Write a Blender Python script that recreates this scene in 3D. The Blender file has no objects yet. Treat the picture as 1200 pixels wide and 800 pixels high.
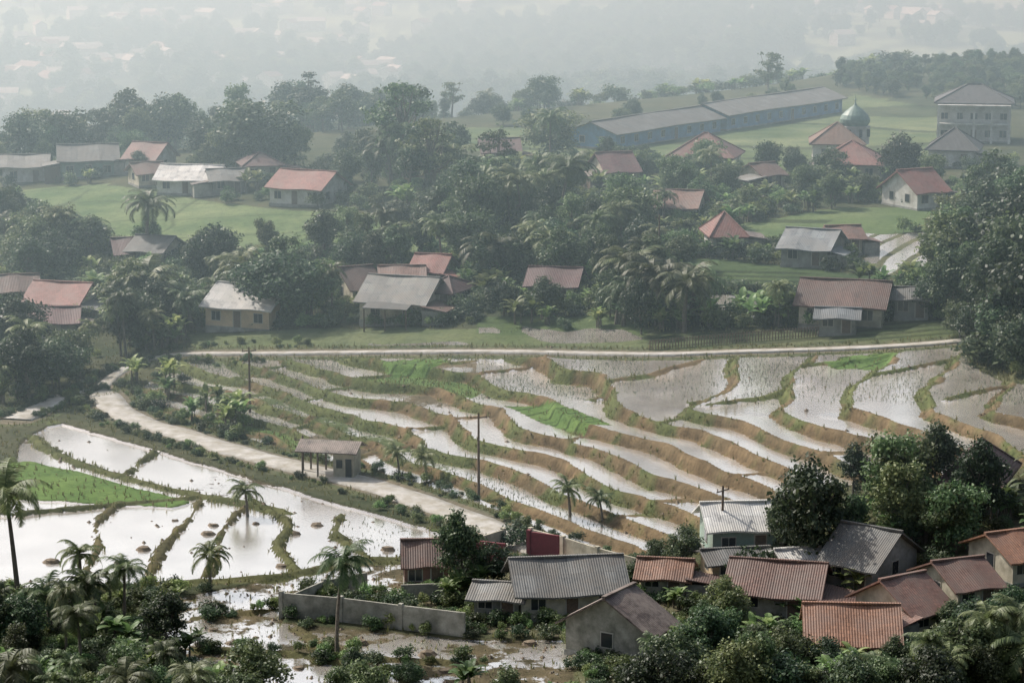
import bpy, math, random, time
import numpy as np
from mathutils import Vector, Matrix
random.seed(7); rng=np.random.default_rng(7)
T0=time.time()
S=bpy.context.scene
S.view_settings.view_transform='Standard'; S.view_settings.look='None'; S.view_settings.exposure=0
COL=S.collection
# ------------------------------------------------------------------ camera / survey
F=3000.; CZ=56.; PITCH=math.atan(540/3000.)
cp,sp=math.cos(PITCH),math.sin(PITCH)
cam=bpy.data.cameras.new('camera'); camo=bpy.data.objects.new('camera',cam); COL.objects.link(camo)
cam.sensor_width=36; cam.lens=90; cam.clip_start=1; cam.clip_end=20000
camo.location=(0,0,CZ); camo.rotation_euler=(math.pi/2-PITCH,0,0); S.camera=camo
def vnoise(x,y,sc,seed=0):
    xf=np.asarray(x)/sc; yf=np.asarray(y)/sc
    ix=np.floor(xf); iy=np.floor(yf); fx=xf-ix; fy=yf-iy
    fx=fx*fx*(3-2*fx); fy=fy*fy*(3-2*fy)
    def h(a,b):
        s=np.sin(a*127.1+b*311.7+seed*74.7)*43758.5453
        return s-np.floor(s)
    return (h(ix,iy)*(1-fx)+h(ix+1,iy)*fx)*(1-fy)+(h(ix,iy+1)*(1-fx)+h(ix+1,iy+1)*fx)*fy
def sst(a,b,x):
    t=np.clip((x-a)/(b-a),0,1); return t*t*(3-2*t)
def spl(d,k): return .5*(d+np.sqrt(d*d+k*k))
def Zs(x,y):
    x=np.asarray(x,float); y=np.asarray(y,float)
    d=.8*x+.6*(np.minimum(y,420)-218)-2
    z=13*np.tanh(.2*spl(d,4)/13)
    z=z+4*np.exp(-((x-110)/50)**2-((y-590)/60)**2)
    yd=510+.9*np.clip(x,-100,200)
    z=z-.25*spl(y-yd,14)
    far=-50+.04*np.maximum(y-1200,0)+9*np.sin(x/170+1)+5*np.sin(y/130+x/90)+8*np.sin(y/310-x/200)
    z=np.maximum(z,far)
    return np.maximum(z,50-.335*y)
TS=np.concatenate([np.arange(130,700,1.),np.arange(700,5000,6.)])
def P(u,v):
    a=(u-600)/F; b=(400-v)/F
    dx=a; dy=cp+b*sp; dz=-sp+b*cp
    x=dx*TS; y=dy*TS; z=CZ+dz*TS
    g=z-Zs(x,y)
    i=int(np.argmax(g<0))
    if i==0: i=len(TS)-1
    k=g[i-1]/(g[i-1]-g[i]+1e-9); t=TS[i-1]+(TS[i]-TS[i-1])*k
    return dx*t,dy*t
def proj(x,y,z):
    zz=z-CZ; dep=y*cp-zz*sp; up=y*sp+zz*cp
    dep=np.maximum(dep,1)
    return 600+F*x/dep, 400-F*up/dep
def scale_at(x,y):
    return F/(y*cp-(float(Zs(x,y))-CZ)*sp)
# ------------------------------------------------------------------ mesh helpers
def fast_mesh(name,V,Q,mats,midx=None,smooth=False):
    V=np.asarray(V,np.float32); Q=np.asarray(Q,np.int32); k=Q.shape[1]
    me=bpy.data.meshes.new(name)
    me.vertices.add(len(V)); me.vertices.foreach_set('co',V.ravel())
    me.loops.add(Q.size); me.loops.foreach_set('vertex_index',Q.ravel())
    me.polygons.add(len(Q)); me.polygons.foreach_set('loop_start',np.arange(len(Q),dtype=np.int32)*k)
    if midx is not None: me.polygons.foreach_set('material_index',np.asarray(midx,np.int32))
    me.update(calc_edges=True)
    me.polygons.foreach_set('use_smooth',np.full(len(Q),smooth))
    for m in mats: me.materials.append(m)
    return me
def obj(name,me,parent=None,loc=None,rot=None,sc=None):
    o=bpy.data.objects.new(name,me); COL.objects.link(o)
    if parent: o.parent=parent
    if loc is not None: o.location=loc
    if rot is not None: o.rotation_euler=rot
    if sc is not None: o.scale=sc
    return o
class MB:
    def __init__(s): s.v=[];s.f=[];s.m=[]
    def add(s,v,f,m=0):
        b=len(s.v); s.v+= [tuple(p) for p in v]; s.f+=[tuple(i+b for i in q) for q in f]; s.m+=[m]*len(f)
    def box(s,x0,x1,y0,y1,z0,z1,m=0):
        s.add([(x0,y0,z0),(x1,y0,z0),(x1,y1,z0),(x0,y1,z0),(x0,y0,z1),(x1,y0,z1),(x1,y1,z1),(x0,y1,z1)],
              [(0,3,2,1),(4,5,6,7),(0,1,5,4),(1,2,6,5),(2,3,7,6),(3,0,4,7)],m)
    def slab(s,pts,th,m=0):
        n=len(pts); s.add(list(pts)+[(p[0],p[1],p[2]-th) for p in pts],
              [tuple(range(n)),tuple(range(2*n-1,n-1,-1))]+[(i,i+n,(i+1)%n+n,(i+1)%n) for i in range(n)],m)
    def rev(s,prof,n=20,cx=0,cy=0,m=0):
        v=[];f=[]
        for r,z in prof:
            for i in range(n):
                a=2*math.pi*i/n; v.append((cx+r*math.cos(a),cy+r*math.sin(a),z))
        for j in range(len(prof)-1):
            for i in range(n):
                f.append((j*n+i,j*n+(i+1)%n,(j+1)*n+(i+1)%n,(j+1)*n+i))
        s.add(v,f,m)
    def mesh(s,name,mats):
        me=bpy.data.meshes.new(name); me.from_pydata(s.v,[],s.f)
        for m in mats: me.materials.append(m)
        me.polygons.foreach_set('material_index',s.m); me.update(); return me
# ------------------------------------------------------------------ materials
def newmat(name):
    m=bpy.data.materials.new(name); m.use_nodes=True; nt=m.node_tree; nt.nodes.clear()
    return m,nt,nt.nodes,nt.links
def ramp(N,stops):
    r=N.new('ShaderNodeValToRGB'); e=r.color_ramp.elements
    e[0].position=stops[0][0]; e[0].color=(*stops[0][1],1); e[1].position=stops[1][0]; e[1].color=(*stops[1][1],1)
    for p,c in stops[2:]:
        q=e.new(p); q.color=(*c,1)
    return r
def mul(c,k): return tuple(min(1,a*k) for a in c)
def mat_rough(name,c,var=.35,scale=2.,rough=.85,bump=.3,stain=None):
    m,nt,N,L=newmat(name)
    o=N.new('ShaderNodeOutputMaterial'); b=N.new('ShaderNodeBsdfPrincipled'); L.new(b.outputs[0],o.inputs[0])
    tc=N.new('ShaderNodeTexCoord'); n=N.new('ShaderNodeTexNoise'); n.inputs['Scale'].default_value=scale; n.inputs['Detail'].default_value=6; n.inputs['Roughness'].default_value=.7
    L.new(tc.outputs['Object'],n.inputs['Vector'])
    r=ramp(N,[(.3,mul(c,1-var)),(.7,mul(c,1+var))]); L.new(n.outputs['Fac'],r.inputs['Fac'])
    out=r.outputs[0]
    if stain:
        n2=N.new('ShaderNodeTexNoise'); n2.inputs['Scale'].default_value=.6; n2.inputs['Detail'].default_value=7; n2.inputs['Roughness'].default_value=.7
        L.new(tc.outputs['Object'],n2.inputs['Vector'])
        r2=ramp(N,[(.40,(0,0,0)),(.64,(1,1,1))]); L.new(n2.outputs['Fac'],r2.inputs['Fac'])
        mx=N.new('ShaderNodeMix'); mx.data_type='RGBA'; mx.inputs['B'].default_value=(*stain,1)
        L.new(r2.outputs[0],mx.inputs['Factor']); L.new(out,mx.inputs['A']); out=mx.outputs['Result']
    L.new(out,b.inputs['Base Color'])
    b.inputs['Roughness'].default_value=rough
    bp=N.new('ShaderNodeBump'); bp.inputs['Strength'].default_value=bump; bp.inputs['Distance'].default_value=.05
    L.new(n.outputs['Fac'],bp.inputs['Height']); L.new(bp.outputs[0],b.inputs['Normal'])
    return m
def mat_roof(name,c,kind,stain):
    m,nt,N,L=newmat(name)
    o=N.new('ShaderNodeOutputMaterial'); b=N.new('ShaderNodeBsdfPrincipled'); L.new(b.outputs[0],o.inputs[0])
    tc=N.new('ShaderNodeTexCoord'); oi=N.new('ShaderNodeObjectInfo')
    add=N.new('ShaderNodeVectorMath'); add.operation='ADD'
    cx=N.new('ShaderNodeCombineXYZ')
    for i in range(3):
        mm=N.new('ShaderNodeMath'); mm.operation='MULTIPLY'; mm.inputs[1].default_value=37.+i*11; L.new(oi.outputs['Random'],mm.inputs[0]); L.new(mm.outputs[0],cx.inputs[i])
    L.new(tc.outputs['Object'],add.inputs[0]); L.new(cx.outputs[0],add.inputs[1])
    n=N.new('ShaderNodeTexNoise'); n.inputs['Scale'].default_value=.9; n.inputs['Detail'].default_value=8; n.inputs['Roughness'].default_value=.78
    L.new(add.outputs[0],n.inputs['Vector'])
    r=ramp(N,[(.30,mul(c,.38)),(.5,c),(.72,mul(c,1.5))]); L.new(n.outputs['Fac'],r.inputs['Fac'])
    br=N.new('ShaderNodeTexBrick'); br.offset=.5 if kind=='tile' else 0
    br.inputs['Scale'].default_value=1; br.inputs['Brick Width'].default_value=.28 if kind=='tile' else .9
    br.inputs['Row Height'].default_value=.32 if kind=='tile' else 1.7; br.inputs['Mortar Size'].default_value=.03
    br.inputs['Color1'].default_value=(1,1,1,1); br.inputs['Color2'].default_value=(.5,.5,.5,1); br.inputs['Mortar'].default_value=(.42,.42,.42,1)
    L.new(tc.outputs['Object'],br.inputs['Vector'])
    mx=N.new('ShaderNodeMix'); mx.data_type='RGBA'; mx.blend_type='MULTIPLY'; mx.inputs['Factor'].default_value=.8
    L.new(r.outputs[0],mx.inputs['A']); L.new(br.outputs['Color'],mx.inputs['B'])
    n2=N.new('ShaderNodeTexNoise'); n2.inputs['Scale'].default_value=.45; n2.inputs['Detail'].default_value=8; n2.inputs['Roughness'].default_value=.8
    L.new(add.outputs[0],n2.inputs['Vector'])
    r2=ramp(N,[(.42,(0,0,0)),(.58,(.9,.9,.9))]); L.new(n2.outputs['Fac'],r2.inputs['Fac'])
    m2=N.new('ShaderNodeMix'); m2.data_type='RGBA'; m2.inputs['B'].default_value=(*stain,1)
    L.new(r2.outputs[0],m2.inputs['Factor']); L.new(mx.outputs['Result'],m2.inputs['A'])
    hs=N.new('ShaderNodeHueSaturation'); a=N.new('ShaderNodeMapRange'); a.inputs[3].default_value=.6; a.inputs[4].default_value=1.3; L.new(oi.outputs['Random'],a.inputs[0]); L.new(a.outputs[0],hs.inputs['Value'])
    L.new(m2.outputs['Result'],hs.inputs['Color'])
    L.new(hs.outputs[0],b.inputs['Base Color']); b.inputs['Roughness'].default_value=.65
    w=N.new('ShaderNodeTexWave'); w.inputs['Scale'].default_value=1.6; w.bands_direction='X'; L.new(tc.outputs['Object'],w.inputs['Vector'])
    bp=N.new('ShaderNodeBump'); bp.inputs['Strength'].default_value=.5; bp.inputs['Distance'].default_value=.05
    L.new(w.outputs['Fac'],bp.inputs['Height']); L.new(bp.outputs[0],b.inputs['Normal'])
    return m
def mat_leaf(name,c1,c2,c3,trans=.3):
    m,nt,N,L=newmat(name)
    o=N.new('ShaderNodeOutputMaterial'); mix=N.new('ShaderNodeMixShader'); L.new(mix.outputs[0],o.inputs[0]); mix.inputs[0].default_value=trans
    b=N.new('ShaderNodeBsdfPrincipled'); t=N.new('ShaderNodeBsdfTranslucent')
    L.new(b.outputs[0],mix.inputs[1]); L.new(t.outputs[0],mix.inputs[2])
    g=N.new('ShaderNodeNewGeometry'); oi=N.new('ShaderNodeObjectInfo')
    r=ramp(N,[(0,c1),(.55,c2),(1,c3)]); L.new(g.outputs['Random Per Island'],r.inputs['Fac'])
    hs=N.new('ShaderNodeHueSaturation'); L.new(r.outputs[0],hs.inputs['Color'])
    a=N.new('ShaderNodeMapRange'); a.inputs[3].default_value=.6; a.inputs[4].default_value=1.75; L.new(oi.outputs['Random'],a.inputs[0]); L.new(a.outputs[0],hs.inputs['Value'])
    mm=N.new('ShaderNodeMath'); mm.operation='MULTIPLY'; mm.inputs[1].default_value=7.31; L.new(oi.outputs['Random'],mm.inputs[0])
    fr=N.new('ShaderNodeMath'); fr.operation='FRACT'; L.new(mm.outputs[0],fr.inputs[0])
    a2=N.new('ShaderNodeMapRange'); a2.inputs[3].default_value=.455; a2.inputs[4].default_value=.53; L.new(fr.outputs[0],a2.inputs[0]); L.new(a2.outputs[0],hs.inputs['Hue'])
    L.new(hs.outputs[0],b.inputs['Base Color']); L.new(hs.outputs[0],t.inputs['Color'])
    b.inputs['Roughness'].default_value=.5; b.inputs['Specular IOR Level'].default_value=.35
    return m
M_leaf=mat_leaf('tree_leaves',(.035,.060,.027),(.075,.115,.049),(.13,.17,.075),.35)
M_dark=mat_leaf('dark_tree_leaves',(.020,.040,.022),(.044,.075,.036),(.088,.125,.056),.3)
M_palm=mat_leaf('palm_fronds',(.05,.078,.032),(.09,.125,.05),(.15,.185,.085),.35)
M_ban=mat_leaf('banana_leaves',(.08,.13,.045),(.135,.20,.07),(.21,.27,.11),.4)
M_grass=mat_leaf('grass_blades',(.07,.085,.03),(.11,.13,.05),(.19,.18,.09),.3)
M_rice=mat_leaf('rice_seedling',(.05,.07,.035),(.08,.11,.05),(.12,.16,.07),.3)
M_bark=mat_rough('bark',(.13,.11,.085),.4,4)
M_soil=mat_rough('soil_clods',(.15,.115,.075),.5,3)
M_conc=mat_rough('concrete_road',(.42,.405,.375),.2,.7,.9,.2,(.27,.245,.19))
M_wallc=mat_rough('compound_wall_plaster',(.33,.32,.27),.25,1,.9,.2,(.14,.14,.11))
M_cream=mat_rough('cream_plaster',(.50,.46,.36),.2,1,.9,.1,(.26,.24,.18))
M_tan=mat_rough('tan_plaster',(.55,.43,.28),.15,1,.9,.1,(.38,.30,.20))
M_white=mat_rough('white_plaster',(.56,.56,.53),.15,1,.9,.1,(.34,.33,.29))
M_green=mat_rough('green_paint',(.24,.34,.29),.15,1,.8,.1,(.2,.24,.2))
M_blue=mat_rough('blue_paint',(.13,.26,.40),.15,1,.8,.1,(.1,.17,.25))
M_brick=mat_rough('red_brick_wall',(.26,.14,.11),.3,3,.9,.3,(.2,.12,.09))
M_maroon=mat_rough('maroon_paint',(.17,.03,.04),.2,2,.8,.1)
M_grey=mat_rough('grey_render',(.28,.28,.26),.2,1,.9,.2,(.14,.14,.115))
M_wood=mat_rough('weathered_wood',(.13,.095,.07),.4,6)
M_glass=mat_rough('dark_window_glass',(.03,.035,.04),.2,1,.15,0)
M_frame=mat_rough('painted_frame',(.40,.38,.33),.1,1,.6,.1)
M_dome=mat_rough('weathered_dome_metal',(.13,.20,.17),.25,1,.5,.1)
R_red=mat_roof('red_tile_roof',(.26,.092,.072),'tile',(.14,.078,.065))
R_rust=mat_roof('rust_tile_roof',(.22,.112,.083),'tile',(.12,.085,.07))
R_orange=mat_roof('orange_tile_roof',(.31,.145,.08),'tile',(.16,.095,.068))
R_mar=mat_roof('maroon_tile_roof',(.16,.062,.062),'tile',(.10,.062,.056))
R_brown=mat_roof('brown_sheet_roof',(.13,.095,.08),'sheet',(.22,.18,.15))
R_grey=mat_roof('grey_sheet_roof',(.20,.205,.195),'sheet',(.12,.11,.095))
R_slate=mat_roof('dark_slate_roof',(.085,.085,.09),'tile',(.06,.06,.06))
R_light=mat_roof('light_sheet_roof',(.56,.56,.54),'sheet',(.40,.385,.35))
R_blue=mat_roof('bluegrey_sheet_roof',(.26,.29,.31),'sheet',(.18,.185,.18))
def mat_ground():
    m,nt,N,L=newmat('ground_earth_and_paddy_water')
    o=N.new('ShaderNodeOutputMaterial'); mix=N.new('ShaderNodeMixShader'); L.new(mix.outputs[0],o.inputs[0])
    at=N.new('ShaderNodeAttribute'); at.attribute_name='col'
    tc=N.new('ShaderNodeTexCoord')
    n=N.new('ShaderNodeTexNoise'); n.inputs['Scale'].default_value=1.4; n.inputs['Detail'].default_value=9; n.inputs['Roughness'].default_value=.75; L.new(tc.outputs['Object'],n.inputs['Vector'])
    nb=N.new('ShaderNodeTexNoise'); nb.inputs['Scale'].default_value=.22; nb.inputs['Detail'].default_value=6; L.new(tc.outputs['Object'],nb.inputs['Vector'])
    r=ramp(N,[(.25,(.30,.30,.30)),(.5,(.92,.92,.92)),(.75,(1.0,1.0,1.0))]); L.new(n.outputs['Fac'],r.inputs['Fac'])
    r2=ramp(N,[(.3,(.66,.72,.72)),(.7,(1.0,.98,.92))]); L.new(nb.outputs['Fac'],r2.inputs['Fac'])
    m1=N.new('ShaderNodeMix'); m1.data_type='RGBA'; m1.blend_type='MULTIPLY'; m1.inputs['Factor'].default_value=1
    L.new(at.outputs['Color'],m1.inputs['A']); L.new(r.outputs[0],m1.inputs['B'])
    m2=N.new('ShaderNodeMix'); m2.data_type='RGBA'; m2.blend_type='MULTIPLY'; m2.inputs['Factor'].default_value=1
    L.new(m1.outputs['Result'],m2.inputs['A']); L.new(r2.outputs[0],m2.inputs['B'])
    b=N.new('ShaderNodeBsdfPrincipled'); b.inputs['Roughness'].default_value=.95; b.inputs['Specular IOR Level'].default_value=.1
    L.new(m2.outputs['Result'],b.inputs['Base Color'])
    bp=N.new('ShaderNodeBump'); bp.inputs['Strength'].default_value=.8; bp.inputs['Distance'].default_value=.3; L.new(n.outputs['Fac'],bp.inputs['Height']); L.new(bp.outputs[0],b.inputs['Normal'])
    # water surface: always level, lightly rippled, silty
    up=N.new('ShaderNodeCombineXYZ'); up.inputs[2].default_value=1
    df=N.new('ShaderNodeBsdfDiffuse'); gl=N.new('ShaderNodeBsdfGlossy'); gl.inputs['Roughness'].default_value=.17; gl.inputs['Color'].default_value=(1,.98,.955,1)
    r3=ramp(N,[(.35,(.40,.36,.31)),(.65,(.62,.58,.52))]); L.new(nb.outputs['Fac'],r3.inputs['Fac']); L.new(r3.outputs[0],df.inputs['Color']); L.new(up.outputs[0],df.inputs['Normal'])
    wm=N.new('ShaderNodeMixShader'); wm.inputs[0].default_value=.72; L.new(df.outputs[0],wm.inputs[1]); L.new(gl.outputs[0],wm.inputs[2])
    n3=N.new('ShaderNodeTexNoise'); n3.inputs['Scale'].default_value=3.5; n3.inputs['Detail'].default_value=3; L.new(tc.outputs['Object'],n3.inputs['Vector'])
    b3=N.new('ShaderNodeBump'); b3.inputs['Strength'].default_value=.2; b3.inputs['Distance'].default_value=.06; L.new(n3.outputs['Fac'],b3.inputs['Height']); L.new(up.outputs[0],b3.inputs['Normal']); L.new(b3.outputs[0],gl.inputs['Normal'])
    ma=N.new('ShaderNodeMath'); ma.operation='MULTIPLY_ADD'; ma.inputs[1].default_value=1.2; ma.inputs[2].default_value=-.6; L.new(n.outputs['Fac'],ma.inputs[0])
    ad=N.new('ShaderNodeMath'); ad.operation='ADD'; L.new(ma.outputs[0],ad.inputs[0]); L.new(at.outputs['Alpha'],ad.inputs[1])
    mr=N.new('ShaderNodeMapRange'); mr.inputs[1].default_value=.48; mr.inputs[2].default_value=.58; L.new(ad.outputs[0],mr.inputs[0])
    L.new(mr.outputs[0],mix.inputs[0]); L.new(b.outputs[0],mix.inputs[1]); L.new(wm.outputs[0],mix.inputs[2])
    return m
M_ground=mat_ground()
# ------------------------------------------------------------------ ground grid
def growth(a,step,g,end):
    out=[];x=a
    while x<end: x+=step; step*=g; out.append(x)
    return out
ys=list(np.arange(-60,150,6.))+list(np.arange(150,170,1.))+list(np.arange(170,335,.26))
ys+=growth(ys[-1],.35,1.0065,700); ys+=growth(ys[-1],4,1.025,9000)
xp=growth(66,.4,1.05,5000)
xs=[-a for a in reversed(xp)]+list(np.arange(-66,66.01,.24))+xp
xs=np.array(xs); ys=np.array(ys)
X,Y=np.meshgrid(xs,ys)
Z0=Zs(X,Y); U,V=proj(X,Y,Z0)
U=np.where(Y<140,-9999,U)
def inpoly(u,v,poly):
    r=np.zeros(u.shape,bool); n=len(poly); j=n-1
    for i in range(n):
        xi,yi=poly[i]; xj,yj=poly[j]
        if yi!=yj: r^=((yi>v)!=(yj>v))&(u<(xj-xi)*(v-yi)/(yj-yi)+xi)
        j=i
    return r
def pdist(pts,maxd=8):
    D=np.full(X.shape,1e3,np.float32)
    for (ax,ay),(bx,by) in zip(pts[:-1],pts[1:]):
        i0,i1=np.searchsorted(xs,[min(ax,bx)-maxd,max(ax,bx)+maxd]); j0,j1=np.searchsorted(ys,[min(ay,by)-maxd,max(ay,by)+maxd])
        x=X[j0:j1,i0:i1]; y=Y[j0:j1,i0:i1]
        if x.size==0: continue
        l2=(bx-ax)**2+(by-ay)**2+1e-9
        t=np.clip(((x-ax)*(bx-ax)+(y-ay)*(by-ay))/l2,0,1)
        D[j0:j1,i0:i1]=np.minimum(D[j0:j1,i0:i1],np.hypot(x-ax-t*(bx-ax),y-ay-t*(by-ay)))
    return D
def curve(photo,step=1.):
    w=[P(*p) for p in photo]; w=[(2*w[0][0]-w[1][0],2*w[0][1]-w[1][1])]+w+[(2*w[-1][0]-w[-2][0],2*w[-1][1]-w[-2][1])]
    out=[]
    for i in range(1,len(w)-2):
        p0,p1,p2,p3=[np.array(q) for q in w[i-1:i+3]]
        n=max(2,int(np.linalg.norm(p2-p1)/step))
        for k in range(n):
            t=k/n; out.append(tuple(.5*((2*p1)+(-p0+p2)*t+(2*p0-5*p1+4*p2-p3)*t*t+(-p0+3*p1-3*p2+p3)*t**3)))
    out.append(w[-2]); return out
ROAD=curve([(20,492),(60,474),(95,461),(120,462),(135,478),(165,495),(210,508),(270,527),(350,548),(430,567),(500,590),(560,612),(600,630),(650,650),(700,664),(760,676)])
PATH=curve([(112,461),(135,440),(170,422),(215,415),(300,414),(400,413),(500,412),(600,412),(760,415),(870,412),(1000,408),(1100,402),(1190,392)])
n1=vnoise(X,Y,9,1); n2=vnoise(X,Y,3,2); n3=vnoise(X,Y,1.1,3); n4=vnoise(X,Y,25,4); n5=vnoise(X,Y,.55,8)
C=np.zeros(X.shape+(3,),np.float32); W=np.zeros(X.shape,np.float32); PL=np.zeros(X.shape,np.float32); GR=np.zeros(X.shape,np.float32); CL=np.zeros(X.shape,np.float32)
Z=Z0.copy()
lerp=lambda a,b,k: np.array(a)*(1-k[...,None])+np.array(b)*k[...,None]
C[:]=lerp((.055,.072,.035),(.125,.12,.07),n1*.6+n3*.4)
GR[:]=.25
farm=(Y>700)
nf=vnoise(X,Y,110,20)*.6+vnoise(X,Y,38,21)*.4
clear=sst(.50,.47,nf)
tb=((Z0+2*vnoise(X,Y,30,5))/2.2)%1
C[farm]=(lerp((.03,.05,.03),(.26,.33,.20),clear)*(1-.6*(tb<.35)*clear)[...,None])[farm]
def field(poly,c1,c2):
    Uw=U+(n2-.5)*8; Vw=V+(n2-.5)*4
    m=inpoly(Uw,Vw,poly); C[m]=lerp(c1,c2,np.clip((n1-.5)*.8+n4*.3+n3*.25+.25*n2,0,1))[m]; GR[m]=.0; return m
field([(30,222),(130,216),(250,236),(330,246),(430,250),(470,258),(560,292),(540,305),(420,290),(330,300),(230,292),(200,302),(60,280),(20,262)],(.12,.18,.075),(.29,.33,.17))
field([(500,150),(610,150),(700,170),(960,140),(1000,110),(1110,130),(1100,190),(900,200),(700,180),(600,180),(500,175)],(.10,.145,.06),(.25,.28,.15))
field([(870,262),(960,245),(1110,240),(1120,265),(1050,272),(900,290),(860,285)],(.12,.175,.07),(.21,.25,.12))
field([(700,300),(860,305),(1040,325),(1060,345),(900,345),(740,340),(690,320)],(.06,.095,.04),(.10,.145,.06))
field([(760,392),(930,388),(1080,375),(1190,368),(1200,390),(1100,400),(900,410),(760,412)],(.10,.13,.055),(.2,.2,.12))
field([(220,392),(400,385),(760,385),(760,410),(600,410),(230,412)],(.11,.145,.06),(.20,.22,.12))
field([(560,372),(740,370),(760,392),(560,392)],(.09,.13,.05),(.13,.17,.08))
m=inpoly(U,V,[(500,150),(960,130),(1110,120),(1110,200),(880,300),(700,200)])
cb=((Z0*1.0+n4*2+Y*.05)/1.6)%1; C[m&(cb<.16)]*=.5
m=inpoly(U,V,[(20,216),(560,250),(560,305),(20,300)])
cb=((Y+.35*X+n1*5)/13)%1; C[m&(cb<.06)]*=.65
cb=((X-.2*Y+n1*4)/24)%1; C[m&(cb<.03)]*=.65
def watpatch(poly,lev=1.,thr=.0,pl=.3):
    m=inpoly(U+(n2-.5)*14,V+(n2-.5)*5,poly); W[m]=np.where(n1*.5+n2*.5>thr,lev,0)[m]; PL[m]=pl; GR[m]=0; return m
m=watpatch([(905,290),(1000,276),(1100,270),(1115,300),(1085,330),(1020,318),(980,302)],1.1,0,.05)
st=((U*.9+V*1.3+(n1-.5)*14)/26)%1; W[m&(st<.3)]=0; C[m]=(.16,.16,.09)
watpatch([(790,348),(930,346),(940,368),(860,374),(795,368)],1.,.3)
watpatch([(430,403),(540,400),(570,409),(440,410)],1.,.3)
watpatch([(610,388),(730,386),(760,399),(640,402)],1.,.35)
watpatch([(560,384),(620,383),(640,389),(565,391)],1.,.3)
m=inpoly(U,V,[(760,392),(930,388),(1080,375),(1190,368),(1200,390),(1100,400),(900,410),(760,412)])
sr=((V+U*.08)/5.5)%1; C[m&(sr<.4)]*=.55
m=inpoly(U,V,[(740,318),(900,315),(1040,330),(1050,343),(900,343),(745,338)])
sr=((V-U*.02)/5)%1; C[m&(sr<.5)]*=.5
# terraces
TERR=[(190,434),(215,420),(400,418),(600,417),(760,420),(900,418),(1040,412),(1150,404),(1215,402),(1290,520),(1205,548),(1120,560),(1010,562),(940,582),(880,622),(810,632),(770,652),(700,646),(600,610),(500,574),(380,538),(300,516),(190,486),(150,466)]
tm=inpoly(U+(n2-.5)*6,V+(n2-.5)*3,TERR)
wq=sst(480,920,U); mslope=2.75*(1-wq)+(-.8)*wq
lw=sst(470,500,V)*sst(520,600,U)
uw=sst(490,465,V)*sst(560,660,U)
q=np.where(V>=485,U-2.4*(V-520),U+84-mslope*(V-485))
q=q+((n1-.5)*50+(n2-.5)*14+(n4-.5)*48)*(1-.2*lw)+(n3-.5)*4
t=(q-410)/82.
t=np.where(U<560, t*(1+.35*sst(560,300,U)), t)
k=np.floor(t); f=t-k
gy,gx=np.gradient(Z0,ys,xs); ty,tx=np.gradient(t,ys,xs)
g2=tx*tx+ty*ty+1e-6
def blur(a,n):
    for _ in range(n):
        a=(a+np.roll(a,1,0)+np.roll(a,-1,0)+np.roll(a,1,1)+np.roll(a,-1,1))/5
    return a
step=blur(np.clip((gx*tx+gy*ty)/g2,.15,1.3),16)*(1+.18*lw)
step=np.maximum(step,.5*uw)
gt=np.sqrt(g2); gts=np.clip(blur(gt,8),.07,.6)
bw=np.clip(.75*gts,.05,.22)
rp=sst(0,1,f/bw)
off=(k-1+rp)-t+.55
sl=.5*X-.87*Y+(n1-.5)*6
hk=np.modf(np.abs(np.sin(k*12.9898+3.1)*43758.5))[0]
low=(V>470+(n1-.5)*20)&(U>530)
Lc=np.where(low,34.+10*hk,np.where(U>560,10+6*hk,11.+8*hk))
cc=sl/Lc+hk*5; j=np.floor(cc); fc=(cc-j)*Lc
hr=np.modf(np.abs(np.sin(k*78.233+j*37.719+1.3)*43758.5))[0]
hr2=np.modf(np.abs(np.sin(k*15.7+j*91.3+4.3)*9758.5))[0]
dl=(f-bw)/gts
du=(1-f)/gts
bund=np.exp(-((dl-.12)/.22)**2)*.12
dam=np.exp(-((fc-.5)/.35)**2)*.28*np.where(low,.6,1)
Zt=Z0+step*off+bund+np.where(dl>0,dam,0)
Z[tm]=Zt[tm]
left=(U<560+(n1-.5)*60)&(V<565)
upr=(~left)&(~low)
interior=(dl>.30+.3*(n3-.5))&(fc>1.0+.5*(n3-.5))&(du>.32)
cls=np.zeros(X.shape,int)
cls[left]=np.select([hr[left]<.20,hr[left]<.60,hr[left]<.80,hr[left]<.92],[0,1,2,4],3)
cls[upr]=np.select([hr[upr]<.36,hr[upr]<.91,hr[upr]<.95],[0,1,4],2)
cls[low]=0
cls[low&(q<500)&(hr>.6)]=1
soil=lerp((.11,.08,.048),(.34,.245,.145),np.clip(n3*.5+n5*.4+n2*.25,0,1)); grs=lerp((.085,.105,.04),(.17,.19,.08),n2)
gmix=sst(.42,.6,n2*.35+n3*.35+n1*.3+np.where(left,.06,0)+np.where(upr,.02,0)-.11*lw)
bankc=soil*(1-gmix[...,None])+grs*gmix[...,None]
bankc=bankc*(1-.30*(f<bw*.5))[...,None]  # shade painted into the bank colour: lower half of each face darkened
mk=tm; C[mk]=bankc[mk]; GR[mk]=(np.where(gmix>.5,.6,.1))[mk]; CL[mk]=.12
i0=tm&interior
W[tm]=0
W[i0&(cls==0)]=(1.1+.25*(n2-.6))[i0&(cls==0)]
PL[i0&(cls==0)]=0; PL[i0&(cls==0)&upr]=.3
pn=sst(.2,.6,n2)
a=i0&(cls==1); W[a]=(1.0+.4*(n2-.45)+.3*(n3-.5))[a]; PL[a]=((.5+.5*hr2)*pn)[a]; C[a]=lerp((.09,.095,.05),(.17,.15,.10),n3)[a]
a=i0&(cls==2); C[a]=lerp((.09,.12,.05),(.17,.20,.10),n2)[a]; W[a]=(.52+.6*(n2-.5))[a]; PL[a]=(.75*pn)[a]
a=i0&(cls==3); C[a]=lerp((.14,.115,.075),(.23,.19,.13),n2)[a]; W[a]=(.56+.7*(n2-.5))[a]; PL[a]=.15
GR[i0]=0; CL[i0]=np.where(cls==3,.2,.012)[i0]
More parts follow.
